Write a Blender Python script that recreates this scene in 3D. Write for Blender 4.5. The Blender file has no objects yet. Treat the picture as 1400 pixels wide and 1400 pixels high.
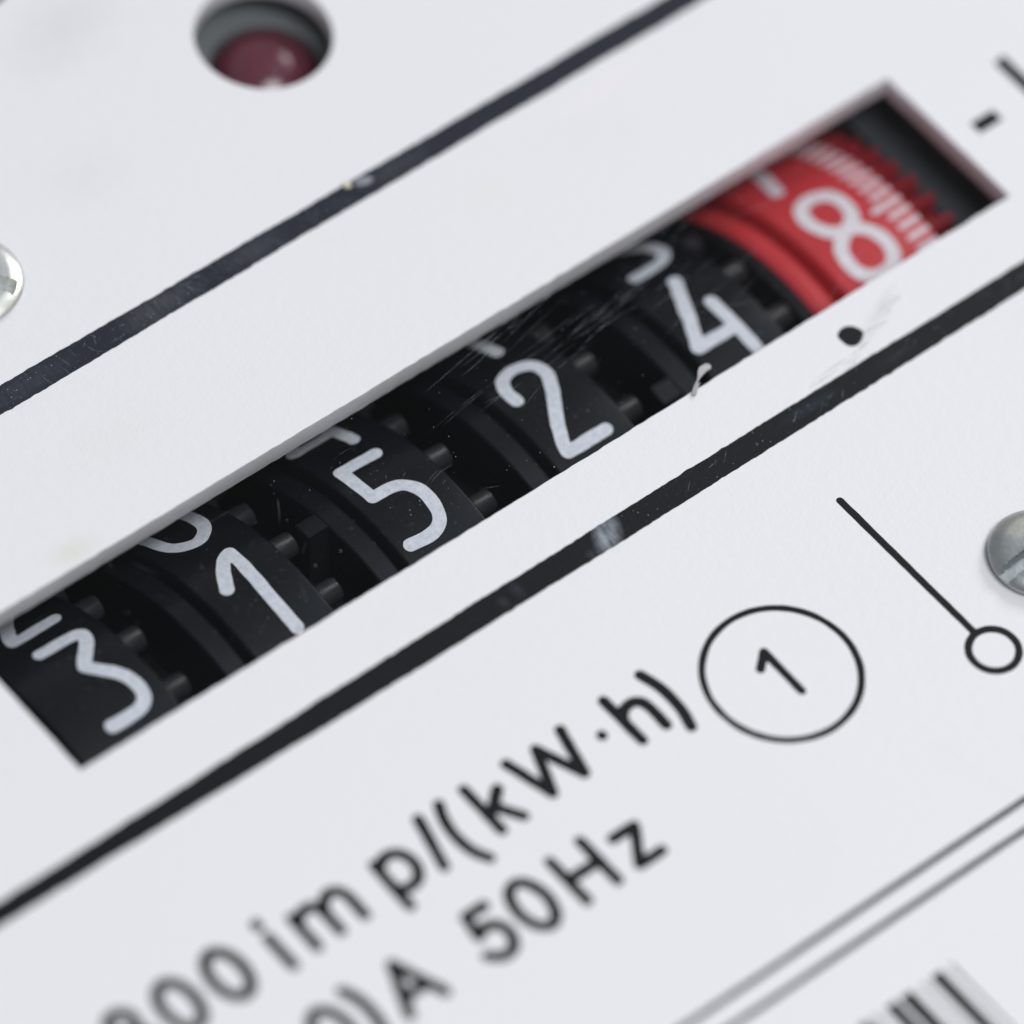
import bpy, bmesh, math, random
import numpy as np
from mathutils import Vector, Matrix
# 1 blender unit = 1 mm
random.seed(7); rng = np.random.RandomState(5)
S = bpy.context.scene
C = S.collection
S.unit_settings.scale_length = 0.001

# ------------------------------------------------------------ camera
R0 = (0.7688807779, -0.6339707617, 0.0830868377)
R1 = (-0.4755987160, -0.6539192136, -0.5883838232)
R2 = (0.4273502201, 0.4128810184, -0.8043015939)
cam_data = bpy.data.cameras.new("camera")
cam = bpy.data.objects.new("camera", cam_data); C.objects.link(cam)
cam.matrix_world = Matrix(((R0[0], -R1[0], -R2[0], -91.6142591),
                           (R0[1], -R1[1], -R2[1], -107.0934484),
                           (R0[2], -R1[2], -R2[2], 208.0180797), (0, 0, 0, 1)))
cam_data.sensor_width = 36; cam_data.lens = 258.06
cam_data.clip_start = 5; cam_data.clip_end = 5000
cam_data.dof.use_dof = True
cam_data.dof.focus_distance = 260.2
cam_data.dof.aperture_fstop = 0.0225
S.camera = cam

# ------------------------------------------------------------ world and lamps
world = bpy.data.worlds.new("World"); S.world = world; world.use_nodes = True
bg = world.node_tree.nodes["Background"]
bg.inputs[0].default_value = (0.93, 0.96, 1.0, 1); bg.inputs[1].default_value = 0.275

def area(name, loc, target, size, power, col):
    l = bpy.data.lights.new(name, 'AREA'); l.shape = 'RECTANGLE'; l.size, l.size_y = size
    l.energy = power; l.color = col
    o = bpy.data.objects.new(name, l); C.objects.link(o); o.location = loc
    d = Vector(target) - Vector(loc); o.rotation_euler = d.to_track_quat('-Z', 'Y').to_euler()
    return o
area("softbox_key", (470, 110, 330), (20, 0, 0), (200, 200), 1.22e6, (1.0, 0.985, 0.985))
area("blue_sheen_fill", (250, 30, 520), (20, 0, 0), (150, 190), 8.0e4, (.52, .74, 1.0))  # unseen bluish fill, added for the sheen low on the black wheels
area("softbox_overhead", (0, -215, 490), (20, 0, 0), (230, 210), 1.95e6, (0.95, 0.97, 1.0))
S.view_settings.view_transform = 'Standard'; S.view_settings.look = 'None'
S.view_settings.exposure = 0; S.view_settings.gamma = 1
S.render.engine = 'CYCLES'
S.render.resolution_x = 1024; S.render.resolution_y = 1024

# ------------------------------------------------------------ materials
class NT:
    def __init__(s, name):
        s.m = bpy.data.materials.new(name); s.m.use_nodes = True
        s.t = s.m.node_tree; s.b = s.t.nodes["Principled BSDF"]
        s.co = s.t.nodes.new("ShaderNodeTexCoord")
    def n(s, typ, **k):
        nd = s.t.nodes.new(typ)
        for a, v in k.items():
            if hasattr(nd, a) and a not in nd.inputs: setattr(nd, a, v)
            else: nd.inputs[a].default_value = v
        return nd
    def l(s, a, b): s.t.links.new(a, b)
    def noise(s, scale, detail=3, rough=.5, stretch=None, dist=0, rot=None, src='Object'):
        v = s.co.outputs[src]
        if stretch or rot:
            mp = s.n("ShaderNodeMapping")
            if stretch: mp.inputs['Scale'].default_value = stretch
            if rot: mp.inputs['Rotation'].default_value = rot
            s.l(v, mp.inputs[0]); v = mp.outputs[0]
        nz = s.n("ShaderNodeTexNoise"); s.l(v, nz.inputs['Vector'])
        nz.inputs['Scale'].default_value = scale; nz.inputs['Detail'].default_value = detail
        nz.inputs['Roughness'].default_value = rough; nz.inputs['Distortion'].default_value = dist
        return nz.outputs['Fac']
    def ramp(s, fac, stops):
        r = s.n("ShaderNodeValToRGB"); s.l(fac, r.inputs[0]); e = r.color_ramp.elements
        e[0].position, e[1].position = stops[0][0], stops[-1][0]
        for q in stops[1:-1]: e.new(q[0])
        for el, q in zip(e, stops):
            c = q[1]; el.color = (c, c, c, 1) if isinstance(c, (int, float)) else (*c, 1)
        return r.outputs[0]
    def bump(s, h, strength, dist, prev=None):
        b = s.n("ShaderNodeBump"); b.inputs['Strength'].default_value = strength
        b.inputs['Distance'].default_value = dist; s.l(h, b.inputs['Height'])
        if prev: s.l(prev, b.inputs['Normal'])
        return b.outputs[0]
    def mix(s, f, a, b):
        m = s.n("ShaderNodeMix", data_type='RGBA')
        for sock, v in ((m.inputs[0], f), (m.inputs[6], a), (m.inputs[7], b)):
            if isinstance(v, bpy.types.NodeSocket): s.l(v, sock)
            elif isinstance(v, tuple): sock.default_value = (*v, 1)
            else: sock.default_value = v
        return m.outputs[2]
    def math(s, op, a, b=None):
        m = s.n("ShaderNodeMath", operation=op)
        for i, v in enumerate((a, b)):
            if v is None: continue
            if isinstance(v, bpy.types.NodeSocket): s.l(v, m.inputs[i])
            else: m.inputs[i].default_value = v
        return m.outputs[0]
    def spot(s, x, y, rx, ry, rot=0, soft=.5, amp=.35, nscale=1.2):
        mp = s.n("ShaderNodeMapping", vector_type='TEXTURE')
        mp.inputs['Location'].default_value = (x, y, 0); mp.inputs['Rotation'].default_value = (0, 0, rot); mp.inputs['Scale'].default_value = (rx, ry, 1)
        s.l(s.co.outputs['Object'], mp.inputs[0])
        sp = s.n("ShaderNodeSeparateXYZ"); s.l(mp.outputs[0], sp.inputs[0])
        d = s.math('SQRT', s.math('ADD', s.math('MULTIPLY', sp.outputs[0], sp.outputs[0]), s.math('MULTIPLY', sp.outputs[1], sp.outputs[1])))
        d = s.math('ADD', d, s.math('MULTIPLY', s.math('SUBTRACT', s.noise(nscale, 4, .6), .5), amp * 4))
        return s.ramp(d, [(max(0, .8 - soft), 1), (1, 0)])
    def set(s, **k):
        for a, v in k.items():
            i = s.b.inputs[a.replace('_', ' ')]
            if isinstance(v, bpy.types.NodeSocket): s.l(v, i)
            elif isinstance(v, tuple): i.default_value = (*v, 1)
            else: i.default_value = v

SPOTS = [(5.4, 7.5, 1.3, .8, 0, (.66, .66, .56), .45), (34.0, 12.7, 2.6, .45, .1, (.80, .74, .76), .40), (27.2, 11.2, 1.3, 1.0, .3, (.73, .73, .70), .40),
         (19.5, 26.5, 3.5, 2.2, .3, (.63, .64, .66), .45), (16.0, 20.5, 2.2, 1.6, .5, (.68, .69, .71), .35), (9.5, 10.5, 3, 1.5, 0, (.72, .72, .70), .3),
         (35.2, -1.3, 1.9, .38, .45, (.60, .61, .62), .35)]
def mat_plate():
    k = NT("white_plate_paint")
    big = k.noise(.06, 2); sm = k.ramp(k.noise(.22, 4, .6, dist=.6), [(.60, 0), (.80, 1)])
    col = k.mix(big, (.742, .735, .757), (.762, .752, .772))
    col = k.mix(k.math('MULTIPLY', sm, .35), col, (.70, .70, .69))
    pits = k.ramp(k.noise(3.1, 2, .5), [(.74, 0), (.80, 1)])
    col = k.mix(k.math('MULTIPLY', pits, .12), col, (.62, .61, .60))
    for (x, y, rx, ry, ro, c, a) in SPOTS:
        col = k.mix(k.math('MULTIPLY', k.spot(x, y, rx, ry, ro, soft=.8, amp=.25), min(1, 1.5 * a)), col, c)
    n1 = k.bump(k.noise(2.4, 3, .55), .32, .06)
    n2 = k.bump(k.noise(7.0, 3, .6), .40, .03, n1)
    k.set(Base_Color=col, Roughness=.48, Specular_IOR_Level=.30, Normal=n2)
    return k.m

def mat_ink(name, base, rough, wear, smears=(), spec=.22):
    k = NT(name)
    fine = k.ramp(k.noise(9, 4, .7), [(.62, 0), (.75, 1)])
    patch = k.ramp(k.noise(.55, 5, .65, dist=1.2), [(.45, 0), (.70, 1)])
    f = k.math('MULTIPLY', k.math('MULTIPLY', fine, patch), wear)
    streak = k.ramp(k.noise(1.1, 5, .7, stretch=(.5, 4, 1), rot=(0, 0, .9), dist=.4), [(.58, 0), (.75, 1)])
    col = k.mix(k.math('MULTIPLY', streak, wear * .22), base, (.12, .13, .15))
    col = k.mix(f, col, (.32, .33, .35))
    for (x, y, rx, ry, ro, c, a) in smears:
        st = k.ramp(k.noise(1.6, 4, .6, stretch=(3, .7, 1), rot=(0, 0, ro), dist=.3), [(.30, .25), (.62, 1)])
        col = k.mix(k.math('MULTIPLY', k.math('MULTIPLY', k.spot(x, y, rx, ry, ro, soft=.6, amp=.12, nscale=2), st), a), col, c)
    k.set(Base_Color=col, Roughness=rough, Specular_IOR_Level=spec, Normal=k.bump(k.noise(5, 4, .6), .3, .02))
    return k.m

def mat_black():
    k = NT("black_wheel_plastic")
    turn = k.noise(1.4, 4, .6, stretch=(14, 1, 1))
    tone = k.ramp(k.noise(.35, 3, .5), [(.35, 0), (.65, 1)])
    col = k.mix(tone, (.0028, .0048, .0085), (.0075, .0082, .0098))
    specks = k.ramp(k.noise(9, 2, .6), [(.70, 0), (.76, 1)])
    col = k.mix(k.math('MULTIPLY', specks, .55), col, (.16, .165, .17))
    k.set(Base_Color=col, Roughness=k.math('ADD', k.math('MULTIPLY', turn, .16), .22), Specular_IOR_Level=.30,
          Normal=k.bump(turn, .10, .03))
    return k.m

def mat_numeral(name, c1, c2):
    k = NT(name)
    g = k.noise(5, 5, .7)
    col = k.mix(k.ramp(g, [(.35, 0), (.65, 1)]), tuple(.84 * v for v in c1), c2)
    chip = k.ramp(k.noise(9, 3, .6), [(.70, 0), (.78, 1)])
    col = k.mix(k.math('MULTIPLY', chip, .35), col, tuple(.45 * v for v in c1))
    k.set(Base_Color=col, Roughness=.5, Specular_IOR_Level=.35, Normal=k.bump(g, .35, .03))
    return k.m

def mat_simple(name, col, rough, spec=.5, metal=0, bump=0, bs=4, var=.0):
    k = NT(name)
    g = k.noise(bs, 4, .6)
    c = k.mix(g, tuple(v * (1 - var) for v in col), tuple(min(1, v * (1 + var)) for v in col)) if var else col
    k.set(Base_Color=c, Roughness=rough, Specular_IOR_Level=spec, Metallic=metal)
    if bump: k.set(Normal=k.bump(g, bump, .05))
    return k.m

def mat_zinc(name, col):
    k = NT(name)
    g = k.noise(.9, 5, .65, dist=.5); f = k.noise(7, 3, .6)
    c = k.mix(g, tuple(v * .78 for v in col), tuple(min(1, v * 1.15) for v in col))
    c = k.mix(k.math('MULTIPLY', k.ramp(k.noise(.8, 3), [(.50, 0), (.66, 1)]), .5), c, (.66, .63, .52))
    k.set(Base_Color=c, Metallic=.85, Roughness=k.math('ADD', k.math('MULTIPLY', g, .25), .22),
          Normal=k.bump(f, .2, .03, k.bump(g, .3, .06)))
    return k.m

def mat_film():
    # clear scratched film: transparent, with a fresnel gloss and fine bright hairline scratches
    m = bpy.data.materials.new("clear_scratched_film"); m.use_nodes = True
    t = m.node_tree; t.nodes.clear()
    N = lambda ty: t.nodes.new(ty)
    co = N("ShaderNodeTexCoord")
    def scr(rot, sc, lo, hi):
        mp = N("ShaderNodeMapping"); mp.inputs['Rotation'].default_value = (0, 0, rot); mp.inputs['Scale'].default_value = sc
        mp.inputs['Location'].default_value = (rot * 3, rot, 0)
        nz = N("ShaderNodeTexNoise"); nz.inputs['Scale'].default_value = 1; nz.inputs['Detail'].default_value = 2
        r = N("ShaderNodeValToRGB"); r.color_ramp.elements[0].position = lo; r.color_ramp.elements[1].position = hi
        t.links.new(co.outputs['Object'], mp.inputs[0]); t.links.new(mp.outputs[0], nz.inputs[0]); t.links.new(nz.outputs[0], r.inputs[0])
        return r.outputs[0]
    def mth(op, a, b):
        q = N("ShaderNodeMath"); q.operation = op
        for i, v in enumerate((a, b)):
            if isinstance(v, (int, float)): q.inputs[i].default_value = v
            else: t.links.new(v, q.inputs[i])
        return q.outputs[0]
    hz = N('ShaderNodeTexNoise'); hz.inputs['Scale'].default_value = .25; t.links.new(co.outputs['Object'], hz.inputs[0]); sc = mth('MULTIPLY', hz.outputs[0], .006)
    tr = N("ShaderNodeBsdfTransparent"); tr.inputs[0].default_value = (.985, .985, .985, 1)
    gl = N("ShaderNodeBsdfGlossy"); gl.inputs['Roughness'].default_value = .06
    fr = N("ShaderNodeFresnel"); fr.inputs[0].default_value = 1.26
    mx = N("ShaderNodeMixShader"); t.links.new(fr.outputs[0], mx.inputs[0]); t.links.new(tr.outputs[0], mx.inputs[1]); t.links.new(gl.outputs[0], mx.inputs[2])
    df = N("ShaderNodeBsdfDiffuse"); df.inputs[0].default_value = (.5, .53, .57, 1)
    m2 = N("ShaderNodeMixShader"); t.links.new(sc, m2.inputs[0]); t.links.new(mx.outputs[0], m2.inputs[1]); t.links.new(df.outputs[0], m2.inputs[2])
    out = N("ShaderNodeOutputMaterial"); t.links.new(m2.outputs[0], out.inputs[0])
    return m

def mat_veil(name, col, alpha, scale, lo, hi, stretch, rot):
    # translucent smear: alpha broken up by streaky noise
    k = NT(name)
    a = k.ramp(k.noise(scale, 4, .6, stretch=stretch, rot=(0, 0, rot), dist=.3), [(lo, 0), (hi, 1)])
    k.set(Base_Color=col, Roughness=.4, Alpha=k.math('MULTIPLY', a, alpha))
    return k.m

M_plate = mat_plate()
M_ink = mat_ink("black_print_ink", (.006, .006, .008), .42, .25)
M_ink_upper = mat_ink("worn_black_stripe_ink", (.017, .020, .030), .34, 1.3, [(14.5, 14.2, 2.2, .7, 0, (.07, .075, .085), .8), (18.8, 14.2, 1.8, .6, 0, (.06, .065, .075), .7), (8.5, 14.2, 2.5, .6, 0, (.045, .05, .062), .7), (25.3, 14.2, 1.8, .5, 0, (.06, .062, .07), .6)], spec=.35)
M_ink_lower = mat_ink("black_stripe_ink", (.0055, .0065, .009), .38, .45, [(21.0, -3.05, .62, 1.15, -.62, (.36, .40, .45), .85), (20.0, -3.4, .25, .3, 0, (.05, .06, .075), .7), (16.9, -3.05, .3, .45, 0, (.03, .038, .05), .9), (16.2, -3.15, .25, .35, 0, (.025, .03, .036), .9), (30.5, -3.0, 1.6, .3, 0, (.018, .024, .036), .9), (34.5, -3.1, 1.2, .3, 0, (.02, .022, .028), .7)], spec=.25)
M_grey_ink = mat_ink("thin_rule_ink", (.035, .036, .044), .45, .2)
M_black = mat_black()
M_pin = mat_simple("black_pin_plastic", (.019, .020, .022), .30, .5, bump=.25, bs=9, var=.3)
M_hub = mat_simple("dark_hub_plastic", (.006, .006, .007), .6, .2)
M_num = mat_numeral("white_numeral_paint", (.68, .72, .79), (.76, .79, .85))
M_num_red = mat_numeral("white_numeral_paint_on_red", (.78, .75, .79), (.84, .81, .85))
M_red = mat_simple("red_wheel_plastic", (.54, .045, .052), .40, .35, bump=.08, bs=2.5, var=.10)
M_red_gear = mat_simple("red_gear_plastic", (.23, .014, .020), .5, .3, bump=.1, bs=2, var=.12)
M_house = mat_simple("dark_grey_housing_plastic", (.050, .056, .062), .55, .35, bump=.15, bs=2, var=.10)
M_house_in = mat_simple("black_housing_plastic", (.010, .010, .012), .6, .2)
M_well = mat_simple("grey_lamp_well_plastic", (.15, .16, .165), .6, .3, bump=.1, bs=2, var=.06)
M_led = mat_simple("dark_red_lamp_plastic", (.11, .030, .045), .17, .5, bump=.04, bs=1, var=.15)
M_zinc = mat_zinc("zinc_screw_metal", (.42, .45, .46))
M_zinc_bright = mat_zinc("bright_zinc_screw_metal", (.78, .80, .80))
M_film = mat_film()
M_flake = mat_simple("cream_flake", (.62, .58, .44), .5, .4, bump=.4, bs=8, var=.15)
M_chip = mat_simple("grey_chip", (.22, .23, .27), .4, .5, bump=.6, bs=9, var=.4)
M_curl = mat_simple("pale_plastic_curl", (.40, .39, .40), .5, .4, bump=.3, bs=6, var=.12)
M_dust = mat_simple("pale_dust", (.28, .29, .29), .7, .2)

# ------------------------------------------------------------ object helpers
def link(name, me, m, parent=None, smooth=True):
    if m is not None and not me.materials: me.materials.append(m)
    o = bpy.data.objects.new(name, me); C.objects.link(o)
    if parent: o.parent = parent
    return o
def mesh(verts, faces, smooth=False):
    me = bpy.data.meshes.new("m"); me.from_pydata([tuple(map(float, v)) for v in verts], [], faces)
    me.update()
    if smooth: me.polygons.foreach_set('use_smooth', [True] * len(me.polygons))
    return me
def thing(name, loc, label, cat, group=None):
    o = bpy.data.objects.new(name, None); o.empty_display_size = 1; C.objects.link(o); o.location = loc
    o['label'] = label; o['category'] = cat
    if group: o['group'] = group
    return o
def tag(o, label, cat, group=None, kind=None):
    if label: o['label'] = label
    if cat: o['category'] = cat
    if group: o['group'] = group
    if kind: o['kind'] = kind
    return o
def auto_smooth(me, ang=35):
    bm = bmesh.new(); bm.from_mesh(me)
    for f in bm.faces: f.smooth = True
    for e in bm.edges:
        if len(e.link_faces) == 2 and e.calc_face_angle(0) > math.radians(ang): e.smooth = False
    bm.to_mesh(me); bm.free(); return me

# smooth curve through points
def crom(P, closed, n=8):
    P = np.array(P, float)
    if closed: Q = np.vstack([P[-1], P, P[0], P[1]])
    else: Q = np.vstack([2 * P[0] - P[1], P, 2 * P[-1] - P[-2]])
    out = []
    for i in range(1, len(Q) - 2):
        a, b, c, d = Q[i - 1], Q[i], Q[i + 1], Q[i + 2]
        for k in range(n):
            t = k / n
            out.append(.5 * (2 * b + (c - a) * t + (2 * a - 5 * b + 4 * c - d) * t * t + (3 * b - a - 3 * c + d) * t ** 3))
    out.append(Q[-2]); return np.array(out)

# outline of the union of round-capped strokes, meshed by marching squares; returns verts2d, polys, boundary edges
def stroke_mesh(strokes, r, cell, wob=0.0, seed=0):
    segs = []
    for sm, cl, pts in strokes:
        P = crom(pts, cl) if (sm and len(pts) > 2) else np.array(pts, float)
        for a, b in zip(P[:-1], P[1:]): segs.append((a, b))
    A = np.array([s[0] for s in segs]); B = np.array([s[1] for s in segs])
    lo = np.minimum(A.min(0), B.min(0)) - r - 2 * cell; hi = np.maximum(A.max(0), B.max(0)) + r + 2 * cell
    nx, ny = int((hi[0] - lo[0]) / cell) + 2, int((hi[1] - lo[1]) / cell) + 2
    gx, gy = np.meshgrid(lo[0] + cell * np.arange(nx), lo[1] + cell * np.arange(ny), indexing='ij')
    Pt = np.stack([gx.ravel(), gy.ravel()], 1)
    d = np.full(len(Pt), 1e9)
    for a, b in zip(A, B):
        ab = b - a; L = max(ab @ ab, 1e-9)
        t = np.clip(((Pt - a) @ ab) / L, 0, 1)
        d = np.minimum(d, np.hypot(*(Pt - a - t[:, None] * ab).T))
    if wob:
        rs = np.random.RandomState(seed + 11)
        for _ in range(10):
            w = rs.normal(size=2) * 5.0; d = d + wob * .4 * np.sin(Pt @ w + rs.rand() * 6.28)
    F = (r - d).reshape(nx, ny)
    verts = []; key = {}
    def vid(kk, xy):
        if kk not in key: key[kk] = len(verts); verts.append(xy)
        return key[kk]
    def gp(i, j): return (lo[0] + cell * i, lo[1] + cell * j)
    polys = []; bnd = []
    ins = F > 0
    cand = np.argwhere(ins[:-1, :-1] | ins[1:, :-1] | ins[:-1, 1:] | ins[1:, 1:])
    for i, j in cand:
        cs = [(i, j), (i + 1, j), (i + 1, j + 1), (i, j + 1)]
        poly = []; cut = []
        for q in range(4):
            a, b = cs[q], cs[(q + 1) % 4]; fa, fb = F[a], F[b]
            if fa > 0: poly.append(vid(('g', a), gp(*a)))
            if (fa > 0) != (fb > 0):
                t = min(max(fa / (fa - fb), .02), .98)
                pa, pb = gp(*a), gp(*b)
                v = vid(('e', min(a, b), max(a, b)), (pa[0] + t * (pb[0] - pa[0]), pa[1] + t * (pb[1] - pa[1])))
                poly.append(v); cut.append(v)
        if len(poly) >= 3: polys.append(poly)
    return verts, polys

def ink_flat(name, strokes, r, z, m, parent, cell=.06, wob=.006, seed=0):
    v, f = stroke_mesh(strokes, r, cell, wob, seed)
    return link(name, mesh([(x, y, z) for x, y in v], f), m, parent)

def numeral_mesh(strokes, r, Rad, lift=.022, cell=.055, seed=0):
    v, f = stroke_mesh(strokes, r, cell, .010, seed)
    V = [(x, (Rad + lift) * math.sin(s / Rad), (Rad + lift) * math.cos(s / Rad)) for x, s in v]
    # side walls down to the drum
    cnt = {}
    for p in f:
        for a, b in zip(p, p[1:] + p[:1]): cnt[(a, b)] = cnt.get((a, b), 0) + 1
    edges = [(a, b) for (a, b) in cnt if (b, a) not in cnt]
    low = {}
    for a, b in edges:
        for q in (a, b):
            if q not in low:
                x, s = v[q]; low[q] = len(V); V.append((x, (Rad - .03) * math.sin(s / Rad), (Rad - .03) * math.cos(s / Rad)))
    F = [list(p) for p in f] + [[b, a, low[a], low[b]] for a, b in edges]
    return mesh(V, F)

def lathe_x(profile, n=96, closed=True):
    # profile of (x, r) revolved about the x axis
    V = []; F = []; k = len(profile)
    for i in range(n):
        a = 2 * math.pi * i / n
        for x, r in profile: V.append((x, r * math.sin(a), r * math.cos(a)))
    for i in range(n):
        j = (i + 1) % n
        for q in range(k - 1): F.append([i * k + q, i * k + q + 1, j * k + q + 1, j * k + q])
    return mesh(V, F)
def box_bm(bm, x0, x1, y0, y1, z0, z1):
    vs = [bm.verts.new((x, y, z)) for x in (x0, x1) for y in (y0, y1) for z in (z0, z1)]
    for f in ((0, 1, 3, 2), (4, 6, 7, 5), (0, 4, 5, 1), (2, 3, 7, 6), (0, 2, 6, 4), (1, 5, 7, 3)): bm.faces.new([vs[i] for i in f])
def bm_mesh(bm):
    bmesh.ops.recalc_face_normals(bm, faces=bm.faces)
    me = bpy.data.meshes.new("m"); bm.to_mesh(me); bm.free(); return me
def bevel_all(bm, w, seg=2):
    bmesh.ops.recalc_face_normals(bm, faces=bm.faces)
    bmesh.ops.bevel(bm, geom=list(bm.edges), offset=w, segments=seg, profile=.5, affect='EDGES')

# ------------------------------------------------------------ the faceplate
WX, WY = 42.87, 6.86                      # window opening
HOLES = [(25.33, 21.94, 2.585), (17.97, 31.38, 2.585)]
T = .92
face = thing("meter_faceplate", (0, 0, 0), "white printed electricity meter faceplate with long counter window and black lettering", "faceplate")
def plate_mesh():
    cu = bpy.data.curves.new("c", 'CURVE'); cu.dimensions = '2D'; cu.fill_mode = 'BOTH'
    def spl(pts):
        s = cu.splines.new('POLY'); s.points.add(len(pts) - 1)
        for q, (x, y) in zip(s.points, pts): q.co = (x, y, 0, 1)
        s.use_cyclic_u = True
    spl([(-45, -55), (85, -55), (85, 60), (-45, 60)])
    c = []
    def side(a, b, n):
        for i in range(n):
            t = i / n; c.append([a[0] + (b[0] - a[0]) * t, a[1] + (b[1] - a[1]) * t])
    side((0, 0), (WX, 0), 260); side((WX, 0), (WX, WY), 40); side((WX, WY), (0, WY), 260); side((0, WY), (0, 0), 40)
    w = rng.normal(0, .010, (len(c), 2)); w = (w + np.roll(w, 1, 0)) / 1.6
    bow = lambda x: -.05 * math.sin(math.pi * x / WX)
    pts = []
    for i, (x, y) in enumerate(c):
        pts.append((x + w[i, 0] * .6, y + w[i, 1]))
    spl(pts)
    for cx, cy, r in HOLES:
        spl([(cx + r * math.cos(a), cy + r * math.sin(a)) for a in np.linspace(0, 2 * math.pi, 96, endpoint=False)])
    cu.extrude = T / 2 - .03; cu.bevel_depth = .03; cu.bevel_resolution = 2; cu.offset = -.03
    o = bpy.data.objects.new("tmp", cu); C.objects.link(o)
    dg = bpy.context.evaluated_depsgraph_get(); me = bpy.data.meshes.new_from_object(o.evaluated_get(dg))
    bpy.data.objects.remove(o); me.transform(Matrix.Translation((0, 0, -T / 2)))
    return auto_smooth(me, 40)
link("plate", plate_mesh(), M_plate, face)

# stripes: long inked bands with slightly ragged edges
def band(name, y0, y1, z, m, x0=-44, x1=84, step=.06, rag=.010, seed=1, taper=None):
    rs = np.random.RandomState(seed); n = int((x1 - x0) / step); V = []; F = []
    def sm(a):
        b = np.convolve(a, np.ones(5) / 5, 'same') * 1.6; c = np.convolve(rs.normal(0, rag, len(a)), np.ones(41) / 41, 'same') * 5
        return b + c + .35 * a
    e0 = sm(rs.normal(0, rag, n + 1)); e1 = sm(rs.normal(0, rag, n + 1))
    for i in range(n + 1):
        x = x0 + (x1 - x0) * i / n
        a, b = (y0, y1) if taper is None else (y0 + taper(x)[0], y1 + taper(x)[1])
        V += [(x, a + e0[i], z), (x, (a + b) / 2, z), (x, b + e1[i], z)]
    for i in range(n):
        for k in (0, 1): F.append([3 * i + k, 3 * i + 3 + k, 3 * i + 4 + k, 3 * i + 1 + k])
    return link(name, mesh(V, F), m, face)
Z1 = .004
band("stripe", 13.71, 14.66, Z1, M_ink_upper, seed=2, taper=lambda x: (-.06 * min(1, max(0, (22 - x) / 12)), .04 * min(1, max(0, (22 - x) / 12))))
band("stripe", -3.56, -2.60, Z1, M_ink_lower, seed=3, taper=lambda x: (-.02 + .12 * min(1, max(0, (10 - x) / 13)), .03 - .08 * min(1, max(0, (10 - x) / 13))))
for y in (-20.25, -21.2): band("rule_line", y - .125, y + .125, Z1, M_grey_ink, seed=4, rag=.004)

# bars of the bar code
for i, (x, w) in enumerate([(18.92, .10), (18.25, .50), (17.62, .10), (16.88, .54), (16.20, .50), (15.45, .13), (14.92, .40), (14.25, .28), (13.5, .55), (12.8, .2), (12.2, .35), (11.3, .55), (10.3, .7)]):
    bm = bmesh.new(); vs = [bm.verts.new(p) for p in ((x - w / 2, -33, Z1), (x + w / 2, -33, Z1), (x + w / 2, -23.75, Z1), (x - w / 2, -23.75, Z1))]
    bm.faces.new(vs); link("bar", bm_mesh(bm), M_ink, face)

TEXT = {
 'bracket': [(1, 0, [(18.06, -8.36), (18.29, -9.21), (18.30, -10.22), (18.10, -11.08)])],
 'letter_h': [(0, 0, [(16.33, -8.45), (16.36, -10.50)]), (1, 0, [(16.34, -9.50), (16.65, -9.15), (17.16, -9.10), (17.44, -9.49), (17.45, -10.5)])],
 'middle_dot': [(0, 0, [(15.37, -9.5), (15.36, -9.54)])],
 'letter_w': [(0, 0, [(11.92, -8.48), (12.44, -10.36), (13.13, -8.62), (13.86, -10.36), (14.34, -8.48)])],
 'letter_k': [(0, 0, [(10.06, -8.44), (10.08, -10.48)]), (0, 0, [(11.03, -9.09), (10.14, -9.80)]), (0, 0, [(10.45, -9.57), (11.05, -10.49)])],
 'bracket.': [(1, 0, [(8.99, -8.40), (8.72, -9.04), (8.62, -9.80), (8.71, -10.53), (9.01, -11.13)])],
 'slash': [(0, 0, [(8.04, -8.45), (7.54, -10.48)])],
 'letter_p': [(0, 0, [(5.63, -9.02), (5.61, -11.02)]), (1, 0, [(5.65, -9.25), (6.1, -8.98), (6.60, -9.12), (6.81, -9.69), (6.58, -10.26), (6.1, -10.42), (5.65, -10.25)])],
 'letter_m': [(0, 0, [(2.06, -9.02), (2.05, -10.42)]), (1, 0, [(2.1, -9.32), (2.5, -9.02), (2.93, -9.09), (3.08, -9.50), (3.08, -10.40)]), (1, 0, [(3.08, -9.50), (3.5, -9.02), (3.98, -9.08), (4.14, -9.55), (4.13, -10.40)])],
 'letter_i': [(0, 0, [(0.92, -9.15), (0.93, -10.52)]), (0, 0, [(0.93, -8.50), (0.93, -8.60)])],
 'letter_z': [(0, 0, [(12.90, -13.02), (13.86, -13.04), (12.97, -14.38), (13.97, -14.38)])],
 'capital_letter_h': [(0, 0, [(10.57, -12.47), (10.59, -14.42)]), (0, 0, [(11.94, -12.45), (11.96, -14.42)]), (0, 0, [(10.59, -13.42), (11.97, -13.44)])],
 'digit_zero': [(1, 1, [(8.98, -12.44), (9.40, -12.72), (9.60, -13.44), (9.42, -14.16), (9.00, -14.47), (8.56, -14.16), (8.38, -13.44), (8.56, -12.72)])],
 'digit_five': [(0, 0, [(7.62, -12.50), (6.82, -12.50), (6.70, -13.38)]), (1, 0, [(6.70, -13.38), (7.1, -13.18), (7.55, -13.43), (7.64, -13.94), (7.36, -14.40), (6.86, -14.46), (6.44, -14.14)])],
 'capital_letter_a': [(0, 0, [(4.40, -14.40), (3.62, -12.48), (2.84, -14.40)]), (0, 0, [(3.12, -13.76), (4.12, -13.76)])],
 'digit_one': [(0, 0, [(21.62, -10.66), (22.21, -10.16)]), (0, 0, [(22.21, -10.16), (22.2, -12.22)])],
 'bracket..': [(1, 0, [(1.60, -12.30), (1.86, -13.0), (1.86, -13.9), (1.60, -14.9)])],
}
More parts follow.
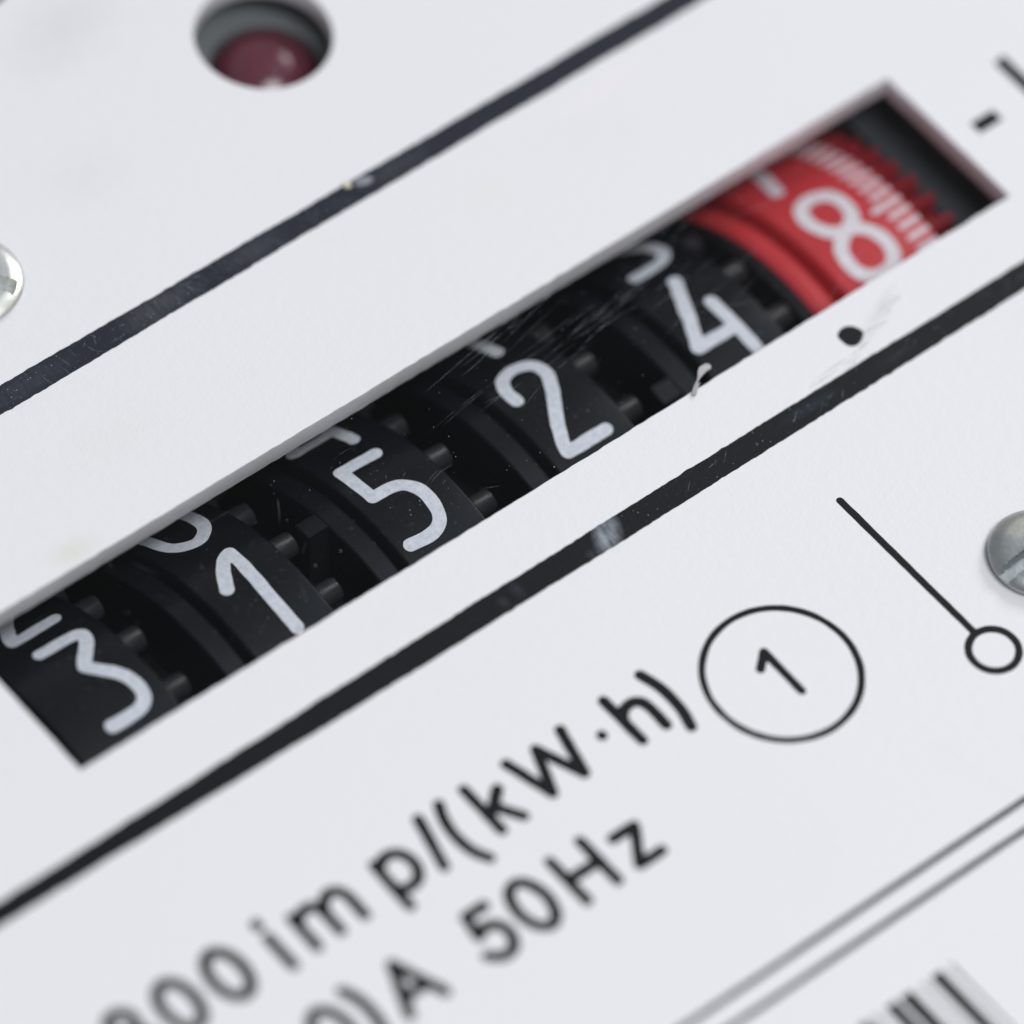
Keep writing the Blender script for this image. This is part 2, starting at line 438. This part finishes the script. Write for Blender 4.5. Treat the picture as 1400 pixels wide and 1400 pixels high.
def oval(cx, cy, w=.60, h=1.0): return [(1, 1, [(cx + w * math.sin(a) * (1 if 1 else 0), cy + h * math.cos(a)) for a in np.linspace(0, 2 * math.pi, 8, endpoint=False)])]
for i, (k, st) in enumerate(TEXT.items()):
    ink_flat(k.rstrip('.'), st, .165 if k == 'digit_one' else (.20 if k == 'middle_dot' else .218), Z1, M_ink, face, seed=i)
for i in (0, 1): ink_flat('digit_zero', oval(-1.06 - 2.05 * i, -9.50), .218, Z1, M_ink, face, seed=40 + i)
ink_flat('digit_eight', oval(-5.16, -9.0, .48, .50) + oval(-5.16, -9.98, .58, .52), .218, Z1, M_ink, face, seed=44)
for i, x in enumerate((.35, -1.5)): ink_flat('digit_zero', oval(x, -13.44), .218, Z1, M_ink, face, seed=50 + i)
def ring(cx, cy, r): return [(0, 1, [(cx + r * math.cos(a), cy + r * math.sin(a)) for a in np.linspace(0, 2 * math.pi, 73)])]
ink_flat("circle_outline", ring(22.11, -11.24, 2.8), .132, Z1, M_ink, face, cell=.05, seed=60)
ink_flat("pointer_symbol", ring(28.81, -14.89, .895) + [(0, 0, [(28.68, -6.80), (28.69, -7.6), (28.72, -11), (28.76, -13.95)])], .145, Z1, M_ink, face, cell=.05, seed=61, wob=.004)
ink_flat("decimal_point", [(0, 0, [(33.82, -1.45), (33.85, -1.46)])], .45, Z1, M_ink_lower, face, seed=62, wob=.02)
bm = bmesh.new(); bm.faces.new([bm.verts.new(p) for p in ((43.95, 2.83, Z1), (45.08, 2.83, Z1), (45.08, 3.40, Z1), (43.95, 3.40, Z1))])
link("dash_mark", bm_mesh(bm), M_ink_lower, face)
bm = bmesh.new(); bm.faces.new([bm.verts.new(p) for p in ((46.62, 1.2, Z1), (47.16, 1.2, Z1), (47.16, 5.12, Z1), (46.62, 5.06, Z1))])
link("line_mark", bm_mesh(bm), M_ink_lower, face)

# clear film stretched over the window opening, a hair below the face of the plate
bm = bmesh.new(); bm.faces.new([bm.verts.new(p) for p in ((-.02, -.02, -.06), (WX + .02, -.02, -.06), (WX + .02, WY + .02, -.06), (-.02, WY + .02, -.06))])
link("window_film", bm_mesh(bm), M_film, face)
# scuffs on the print
def blob(name, pts, z, m, parent):
    v, f = stroke_mesh(pts[0], pts[1], .08, .05, 3)
    return link(name, mesh([(x, y, z) for x, y in v], f), m, parent)
M_scuff2 = mat_veil("faint_grey_scuff", (.42, .42, .42), .40, 2.2, .52, .66, (.35, 6, 1), -.45)
blob("scuff_mark", ([(0, 0, [(33.9, -2.15), (36.4, -.85)]), (0, 0, [(31.2, -2.45), (33.4, -2.3)])], .26), Z1 * 2, M_scuff2, face)

# ------------------------------------------------------------ the housing behind the plate
YC, ZC, RAD = 3.04, -10.50, 8.70
hs = thing("counter_housing", (0, 0, 0), "dark grey plastic housing seen behind the red end wheel inside the counter window", "housing")
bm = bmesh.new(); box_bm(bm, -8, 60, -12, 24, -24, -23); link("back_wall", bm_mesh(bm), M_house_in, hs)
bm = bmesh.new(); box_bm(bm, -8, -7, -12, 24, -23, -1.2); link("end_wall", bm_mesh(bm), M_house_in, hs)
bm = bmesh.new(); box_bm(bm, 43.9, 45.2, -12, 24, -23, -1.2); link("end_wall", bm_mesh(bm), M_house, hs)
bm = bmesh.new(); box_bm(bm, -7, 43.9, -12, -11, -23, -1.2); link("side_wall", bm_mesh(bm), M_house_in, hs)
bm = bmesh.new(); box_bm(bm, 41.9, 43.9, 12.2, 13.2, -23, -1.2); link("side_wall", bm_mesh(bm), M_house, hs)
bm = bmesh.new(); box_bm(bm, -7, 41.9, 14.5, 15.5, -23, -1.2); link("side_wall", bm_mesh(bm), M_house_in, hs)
# ledge beside the red gear
bm = bmesh.new(); box_bm(bm, 42.35, 43.9, -11, 12.2, -23, -3.2); bevel_all(bm, .12); link("ledge", bm_mesh(bm), M_house, hs)
me = lathe_x([(-7, 1.2), (43.9, 1.2)], 24); ax = link("axle", me, M_pin, hs); ax.location = (0, YC, ZC)

# ------------------------------------------------------------ number wheels
NUM = {
 3: [(1, 0, [(-2.58, 2.06), (-1.66, 2.02), (-1.06, 1.96), (-.90, 1.76), (-1.03, 1.38), (-1.56, 0.79), (-1.8, 0.5)]), (1, 0, [(-1.8, 0.5), (-1.44, 0.02), (-1.01, -0.55), (-0.83, -1.14), (-0.88, -1.66), (-1.22, -2.00), (-1.78, -2.09), (-2.57, -2.06)])],
 1: [(1, 0, [(-2.61, 0.64), (-2.24, 1.27), (-1.80, 1.83), (-1.45, 2.01)]), (1, 0, [(-1.45, 2.01), (-1.45, 1.29), (-1.53, 0.24), (-1.58, -0.9), (-1.56, -2.01)])],
 5: [(0, 0, [(-1.35, 2.04), (-2.87, 2.12), (-2.83, 0.33)]), (1, 0, [(-2.83, 0.33), (-2.06, 0.30), (-1.51, 0.04), (-1.22, -0.62), (-1.32, -1.50), (-1.68, -1.98), (-2.22, -2.12), (-3.02, -2.05)])],
 2: [(1, 0, [(-2.84, 0.75), (-2.82, 1.34), (-2.58, 1.86), (-2.09, 2.12), (-1.57, 2.05), (-1.2, 1.74), (-1.13, 1.13), (-1.5, 0.36), (-2.25, -0.8), (-2.70, -1.70), (-2.80, -2.06)]), (0, 0, [(-2.80, -2.08), (-1.01, -2.10)])],
 4: [(0, 0, [(-1.74, 2.12), (-3.14, -0.86), (-1.38, -0.90)]), (1, 0, [(-1.40, 0.47), (-1.38, -0.78), (-1.33, -2.12)])],
 8: [(1, 1, [(-3.32, 1.90), (-2.74, 2.12), (-2.11, 1.86), (-1.88, 1.16), (-2.12, 0.42), (-2.68, 0.06), (-3.28, 0.38), (-3.56, 1.16)]), (1, 1, [(-2.68, 0.02), (-2.09, -0.30), (-1.80, -1.02), (-1.92, -1.70), (-2.24, -2.03), (-2.76, -2.14), (-3.31, -1.94), (-3.62, -1.34), (-3.46, -0.50)])],
 0: [(1, 1, [(-1.85, 2.1), (-1.25, 1.80), (-1.0, 1.0), (-1.0, -1.0), (-1.25, -1.75), (-1.85, -2.1), (-2.5, -1.80), (-2.82, -1.0), (-2.82, 1.0), (-2.5, 1.80)])],
 7: [(0, 0, [(-2.9, 2.05), (-1.1, 2.05), (-2.35, -2.05)])],
 9: [(1, 1, [(-1.9, 2.1), (-1.15, 1.7), (-1.0, .9), (-1.3, .1), (-1.95, -.1), (-2.65, .2), (-2.85, .95), (-2.6, 1.75)]), (1, 0, [(-1.02, .9), (-1.1, -.6), (-1.5, -1.6), (-2.3, -2.1)])],
 6: [(1, 1, [(-1.9, -2.1), (-2.65, -1.7), (-2.8, -.9), (-2.5, -.1), (-1.85, .1), (-1.15, -.2), (-.95, -.95), (-1.2, -1.75)]), (1, 0, [(-2.78, -.9), (-2.7, .6), (-2.3, 1.6), (-1.5, 2.1)])],
}
num_me = {d: numeral_mesh(NUM[d], .262, RAD, seed=d) for d in NUM}
for q in num_me.values(): q.materials.append(M_num)
num_red = {d: numeral_mesh([(a, b, [(x - .0 if d == 8 else x - .85, y) for x, y in pp]) for a, b, pp in NUM[d]], .28, RAD, seed=20 + d) for d in NUM}
for q in num_red.values(): q.materials.append(M_num_red)

def drum_profile(wid):
    w = -wid
    return [(-.30, 5.0), (-.30, 6.9), (0, 7.2), (0, RAD - .10), (-.012, RAD - .05), (-.035, RAD - .02), (-.07, RAD - .005), (-.11, RAD), (w + .12, RAD), (w + .03, RAD - .03), (w, RAD - .10), (w, 6.4), (w, 5.0)]
def make_black(parent, wid):
    n = 144
    link("drum", auto_smooth(lathe_x(drum_profile(wid), n), 50), M_black, parent)
    w = -wid
    link("flange", auto_smooth(lathe_x([(w, 6.6), (w - .16, RAD - .70), (w - .22, RAD - .42), (w - .30, RAD - .38), (w - 1.05, RAD - .38), (w - 1.11, RAD - .44), (w - 1.11, 5.0)], n), 25), M_black, parent)
    link("hub", lathe_x([(.9, 1.3), (.9, 5.0), (w - 1.7, 5.0), (w - 1.7, 1.3)], 48), M_hub, parent)
def tooth_mesh(w):
    # carry tooth: block at the left of the flange, top following the flange radius
    bm = bmesh.new(); x0, x1 = w - 2.0, w - 1.12; vs = []
    N = 5; a0, a1 = math.radians(-2.8), math.radians(2.8)
    rings = []
    for i in range(N + 1):
        a = a0 + (a1 - a0) * i / N
        rings.append([bm.verts.new((x, r * math.sin(a), r * math.cos(a))) for x, r in ((x0, 5.0), (x0, RAD - .44), (x0 + .06, RAD - .38), (x1, RAD - .38), (x1, 5.0))])
    for r0, r1 in zip(rings[:-1], rings[1:]):
        for k in range(4): bm.faces.new([r0[k], r0[k + 1], r1[k + 1], r1[k]])
    bm.faces.new(rings[0][::-1]); bm.faces.new(rings[-1])
    return bm_mesh(bm)
def pin_mesh():
    V = []; F = []; n = 20; pr = [(-.2, .50), (.80, .47), (.85, .44), (.87, .38), (.87, .001)]
    for i in range(n):
        a = 2 * math.pi * i / n
        for x, r in pr: V.append((x, r * math.sin(a), RAD - .62 + r * math.cos(a)))
    k = len(pr)
    for i in range(n):
        j = (i + 1) % n
        for q in range(k - 1): F.append([i * k + q, i * k + q + 1, j * k + q + 1, j * k + q])
    return auto_smooth(mesh(V, F), 40)
pin_me = pin_mesh(); pin_me.materials.append(M_pin)
tooth_me = tooth_mesh(-3.55); tooth_me.materials.append(M_black)
rad = math.radians
def speck_mesh(seed):
    rs = np.random.RandomState(seed); V = []; F = []
    for i in range(420):
        base = 36 * rs.randint(0, 10)
        x = -1.9 + rs.normal(0, .75); s_ = rs.normal(0, 1.35)
        if not -3.4 < x < -.15: continue
        th = s_ / RAD + rad(base); q = rs.choice([.010, .015, .022, .032], p=[.5, .3, .15, .05]); b = len(V); ph = rs.rand() * 6
        Rr = RAD + .008
        for k in range(5):
            a = ph + k * 1.2566; w = q * (.6 + .6 * rs.rand())
            t_ = th + w * math.sin(a) / Rr; V.append((x + w * math.cos(a), Rr * math.sin(t_), Rr * math.cos(t_)))
        V.append((x, (Rr + .006) * math.sin(th), (Rr + .006) * math.cos(th)))
        for k in range(5): F.append([b + k, b + (k + 1) % 5, b + 5])
    return mesh(V, F)
LAB = {3: "leftmost black number wheel, showing a white 3", 1: "black number wheel showing a white 1, between the 3 wheel and the 5 wheel",
       5: "black number wheel showing a white 5 with two pins at its right side", 2: "black number wheel showing a white 2, right of the 5 wheel",
       4: "black number wheel showing a white 4, beside the red wheel"}
wheels = [(3, 5.37, 5.10, -7.2, 70), (1, 12.20, 1.78, -7.0, 130), (5, 19.09, 4.47, -8.3, 11.0), (2, 26.03, 3.80, -7.3, 200), (4, 33.21, .95, -7.4, -8.9)]
for idx, (dg, X, tc, pp, tt) in enumerate(wheels):
    wd = 4.30 if idx == 0 else 3.55
    t = thing("number_wheel", (X, YC, ZC), LAB[dg], "number wheel", "black number wheels of the counter")
    make_black(t, wd)
    tj = tooth_me.copy() if idx == 0 else tooth_me
    if idx == 0: tj.transform(Matrix.Translation((3.55 - wd, 0, 0)))
    o = link("carry_tooth", tj, None, t); o.rotation_euler.x = -rad(tt)
    for k in range(20):
        o = link("pin", pin_me, None, t); o.rotation_euler.x = -rad(pp + 18 * k)
    o = link("paint_specks", speck_mesh(90 + idx), M_dust, t); o['kind'] = 'stuff'; o.rotation_euler.x = -rad(tc)
    for d in range(10):
        o = link("numeral", num_me[d], None, t); o.rotation_euler.x = -rad(tc + 36 * (dg - d))
# red last wheel
X8 = 40.71
t = thing("number_wheel", (X8, YC, ZC), "red number wheel showing a white 8 with white tick marks and a toothed edge", "number wheel")
link("drum", auto_smooth(lathe_x([(-.05, 5.0), (-.05, 6.9), (0, 7.2), (0, RAD - .10), (-.03, RAD - .03), (-.10, RAD), (-4.30, RAD), (-4.42, RAD - .04), (-4.50, RAD - .14), (-4.56, RAD - .5), (-4.56, 5.0)], 160), 25), M_red, t)
link("flange", auto_smooth(lathe_x([(-4.56, 6.8), (-4.75, RAD - .62), (-4.95, RAD - .34), (-5.15, RAD - .22), (-5.40, RAD - .16), (-5.62, RAD - .20), (-5.82, RAD - .34), (-5.95, RAD - .60), (-6.0, RAD - 1.2), (-6.0, 2.0)], 160), 60), M_red, t)
link("hub", lathe_x([(0.1, 1.3), (0.1, 5.2)], 48), M_hub, t)
link("shade_disc", auto_smooth(lathe_x([(-5.95, 2.0), (-5.90, RAD - .34), (-6.35, RAD - .40), (-6.35, 2.0)], 120), 40), M_hub, t)  # added black disc, stands in for the shade left of the red flange
def gear(x0, x1, ro, ri, n, rb=2.0):
    V = []; F = []; prof = []
    for i in range(n):
        a = 2 * math.pi * i / n; s = 2 * math.pi / n
        for da, r in ((-.30, ri), (-.14, ro), (.14, ro), (.30, ri)): prof.append((a + da * s, r))
    m_ = len(prof)
    for x in (x0, x1):
        for a, r in prof: V.append((x, r * math.sin(a), r * math.cos(a)))
    V += [(x0, 0, 0), (x1, 0, 0)]
    for i in range(m_):
        j = (i + 1) % m_
        F.append([i, j, m_ + j, m_ + i]); F.append([2 * m_, j, i]); F.append([2 * m_ + 1, m_ + i, m_ + j])
    return mesh(V, F)
link("gear", gear(.02, 1.15, RAD - .18, RAD - 1.0, 50), M_red_gear, t).rotation_euler.x = rad(2)
for d in range(10):
    o = link("numeral", num_red[d], None, t); o.rotation_euler.x = -rad(.87 + 36 * (8 - d))
tick_s = numeral_mesh([(0, 0, [(-.90, 0), (-.17, 0)])], .115, RAD, cell=.05, seed=70); tick_s.materials.append(M_num_red)
tick_l = numeral_mesh([(0, 0, [(-1.30, 0), (-.17, 0)])], .120, RAD, cell=.05, seed=71); tick_l.materials.append(M_num_red)
for k in range(100):
    o = link("tick_mark", tick_l if k % 10 == 0 else tick_s, None, t); o.rotation_euler.x = -rad(1.62 + 3.6 * k)

# small transfer pinions on a shaft behind the wheels
for i, (x, lab) in enumerate([(6.5, "between the 3 and 1 wheels"), (13.4, "between the 1 and 5 wheels"), (20.3, "between the 5 and 2 wheels"), (27.3, "between the 2 and 4 wheels"), (34.3, "between the 4 and red wheels")]):
    o = link("transfer_pinion", auto_smooth(gear(-.9, .9, 2.35, 1.35, 8), 30), M_pin)
    o.location = (x - .6, YC + 10.1 * math.sin(rad(55)), ZC + 10.1 * math.cos(rad(55))); o.rotation_euler.x = rad(8 * i)
    tag(o, "toothed pinion " + lab + ", small and dark behind the upper window edge", "pinion", "transfer pinions behind the wheels")

# ------------------------------------------------------------ indicator lamps in round holes
def lamp(cx, cy, lab):
    t = thing("indicator_lamp", (cx, cy, -5.0), lab, "lamp")
    prof = [(0, 2.3), (.45, 2.3), (.5, 2.25), (.5, 2.02), (2.3, 2.0)] + [(2.3 + 1.35 * math.sin(a), 2.0 * math.cos(a) + .001) for a in np.linspace(.08, math.pi / 2, 16)]
    me = lathe_x(prof, 64); me.transform(Matrix.Rotation(-math.pi / 2, 4, 'Y'))
    link("lens", auto_smooth(me, 40), M_led, t)
    me = lathe_x([(0, 2.1), (2.75, 2.1), (2.8, 2.15), (2.8, 5.2), (4.05, 5.2)], 64); me.transform(Matrix.Rotation(-math.pi / 2, 4, 'Y'))
    link("well", auto_smooth(me, 40), M_well, t)
lamp(25.62, 21.98, "dark red domed indicator lamp inside the round hole above the upper black stripe")
lamp(18.2, 31.5, "second indicator lamp in the hole cut off at the top left corner")

# ------------------------------------------------------------ screws
def screw(cx, cy, rot, m, lab, r=1.88, top=.74, reach=9):
    t = thing("screw", (cx, cy, 0), lab, "screw"); t.rotation_euler.z = rot
    # pan head built as a height field on a polar grid, with the slot sunk into it
    bm = bmesh.new(); hw = .27; sl = .40
    NR, NA = 34, 160
    def hgt(q):
        q = q / r
        return top * (1 - .16 * q ** 2 - .30 * max(0, q - .72) ** 2 / .0784) if q < 1 else top * .50
    rings = []
    for i in range(1, NR + 1):
        q = r * (i / NR) ** .8
        rings.append([q] )
    ctr = bm.verts.new((0, 0, top - sl)); G = []
    for i in range(1, NR + 1):
        q = r * i / NR; row = []
        for j in range(NA):
            an = 2 * math.pi * j / NA; x, y = q * math.cos(an), q * math.sin(an)
            e = max(abs(y) - hw, abs(x) - reach); z = hgt(q)
            # snap the vertices nearest the slot edge on to a steep wall
            if e < -.03: z = min(z, top - sl)
            elif e < .03: z = min(z, top - sl + (sl + .02) * (e + .03) / .06)
            row.append(bm.verts.new((x, y, z)))
        G.append(row)
    G.append([bm.verts.new((r * .97 * math.cos(2 * math.pi * j / NA), r * .97 * math.sin(2 * math.pi * j / NA), .14)) for j in range(NA)])
    G.append([bm.verts.new((r * .80 * math.cos(2 * math.pi * j / NA), r * .80 * math.sin(2 * math.pi * j / NA), .13)) for j in range(NA)])
    G.append([bm.verts.new((r * .80 * math.cos(2 * math.pi * j / NA), r * .80 * math.sin(2 * math.pi * j / NA), -.02)) for j in range(NA)])
    for j in range(NA):
        k = (j + 1) % NA; bm.faces.new([ctr, G[0][j], G[0][k]])
        for a, b in zip(G[:-1], G[1:]): bm.faces.new([a[j], b[j], b[k], a[k]])
    link("head", auto_smooth(bm_mesh(bm), 28), m, t)
    me = lathe_x([(0, .9), (-4, .9)], 24); me.transform(Matrix.Rotation(-math.pi / 2, 4, 'Y')); link("shank", me, m, t)
screw(32.76, -12.88, rad(3), M_zinc, "grey slotted zinc screw at the right edge above the small printed ring")
screw(9.49, 19.02, rad(-52), M_zinc_bright, "bright slotted screw cut off at the left edge above the upper stripe", r=2.05, top=.55, reach=1.78)

# ------------------------------------------------------------ loose debris
def flake(name, loc, size, m, lab, rz, cat, seed):
    rs = np.random.RandomState(seed); bm = bmesh.new()
    bmesh.ops.create_icosphere(bm, subdivisions=2, radius=1)
    for v in bm.verts:
        k = 1 + .25 * math.sin(3 * v.co.x + seed) + rs.normal(0, .07)
        v.co = Vector((v.co.x * size[0] * k, v.co.y * size[1] * k, v.co.z * size[2]))
    o = link(name, bm_mesh(bm), m); o.data.polygons.foreach_set('use_smooth', [True] * len(o.data.polygons))
    o.location = loc; o.rotation_euler.z = rz; tag(o, lab, cat); return o
flake("plastic_flake", (23.35, 14.58, .05), (.24, .12, .05), M_flake, "tiny cream flake lying on the upper edge of the upper black stripe", -.9, "flake", 1)
flake("plastic_chip", (24.0, 14.36, .04), (.52, .20, .04), M_chip, "small grey chip lying on the upper black stripe beside the cream flake", -.25, "chip", 2)
# curled shaving at the lower window edge
v, f = stroke_mesh([(1, 0, [(27.50, -.14), (27.75, .04), (28.05, .22), (28.38, .42), (28.62, .46)]), (0, 0, [(27.55, -.10), (27.9, .02)])], .125, .04, .05, 5)
bm = bmesh.new(); vs = [bm.verts.new((x, y, .04 + .16 * math.sin((x - 27.4) * 2.2))) for x, y in v]
for p in f: bm.faces.new([vs[i] for i in p])
g = bmesh.ops.extrude_face_region(bm, geom=list(bm.faces)); bmesh.ops.translate(bm, verts=[e for e in g['geom'] if isinstance(e, bmesh.types.BMVert)], vec=(0, 0, .06))
tag(link("plastic_shaving", bm_mesh(bm), M_curl), "pale curled shaving hanging over the lower window edge below the 4 wheel", "shaving")
# hairline scratches in the film and over the stripes: too many to count
M_hair = mat_veil("hairline_scratch", (.60, .66, .74), .34, 1.5, .36, .58, (1, 1, 1), 0)
V = []; F = []
hs_ = np.random.RandomState(31)
def hair(x, y, L, ang, w, z, curve):
    n = 10; b = len(V)
    for i in range(n + 1):
        u = i / n - .5; a = ang + curve * u; ww = w * (1 - (2 * u) ** 2 * .8)
        px_, py_ = x + L * u * math.cos(a), y + L * u * math.sin(a)
        V.append((px_ - ww * math.sin(a), py_ + ww * math.cos(a), z)); V.append((px_ + ww * math.sin(a), py_ - ww * math.cos(a), z))
    for i in range(n): F.append([b + 2 * i, b + 2 * i + 1, b + 2 * i + 3, b + 2 * i + 2])
def inside(x, y, L, a):
    return all(.1 < x + q * L / 2 * math.cos(a) < WX - .1 and .1 < y + q * L / 2 * math.sin(a) < WY - .1 for q in (-1, 1))
def many(n, xr, yr, lr, ar, wr, z, clip):
    k = 0; tries = 0
    while k < n and tries < 4000:
        tries += 1
        x, y, L, a = hs_.uniform(*xr), hs_.uniform(*yr), hs_.uniform(*lr), hs_.normal(*ar)
        if clip and not inside(x, y, L, a): continue
        hair(x, y, L, a, hs_.uniform(*wr), z + .0006 * k / n, hs_.normal(0, .18)); k += 1
many(34, (21, 31.5), (3.6, 6.7), (1.5, 6.5), (.20, .09), (.0028, .006), -.050, True)
many(16, (29, 40), (1.0, 6.5), (.8, 5.0), (.20, .35), (.003, .007), -.048, True)
many(9, (1, 22), (1.0, 6.6), (.3, 1.6), (.3, .9), (.003, .006), -.046, True)
for i in range(34): hair(hs_.uniform(9, 27), hs_.uniform(13.85, 14.5), hs_.uniform(.3, .9), hs_.normal(-1.1, .5), hs_.uniform(.004, .010), .0065 + i * 1e-5, hs_.normal(0, .3))
for i in range(16): hair(hs_.uniform(24, 42), hs_.uniform(-3.3, -2.8), hs_.uniform(.2, .9), hs_.normal(.4, .3), hs_.uniform(.004, .008), .0065 + i * 1e-5, 0)
hm = link("hairline_scratches", mesh(V, F), M_hair, face); hm['kind'] = 'stuff'
# dust on the film and stripes
V = []; F = []
rs = np.random.RandomState(12)
def speck(x, y, z, r):
    b = len(V); n = 6; ph = rs.rand() * 6
    for i in range(n):
        a = ph + 2 * math.pi * i / n; q = r * (.6 + .6 * rs.rand()); V.append((x + q * math.cos(a), y + q * math.sin(a), z))
    V.append((x, y, z + r * .6)); V.append((x, y, z - r * .3))
    for i in range(n): F.append([b + i, b + (i + 1) % n, b + n]); F.append([b + (i + 1) % n, b + i, b + n + 1])
for i in range(230):
    speck(rs.uniform(.3, WX - .3), rs.uniform(.2, WY - .2), -.045, rs.choice([.012, .016, .02, .03], p=[.45, .3, .2, .05]))
for i in range(130): speck(rs.uniform(3, 30), rs.uniform(13.75, 14.6), .01, rs.choice([.012, .018, .026]))
for i in range(60): speck(rs.uniform(20, 42), rs.uniform(-3.5, -2.65), .01, rs.choice([.012, .018, .024]))
tag(link("dust_specks", mesh(V, F), M_dust), "fine pale dust specks scattered over the window film and black stripes", "dust", kind='stuff')
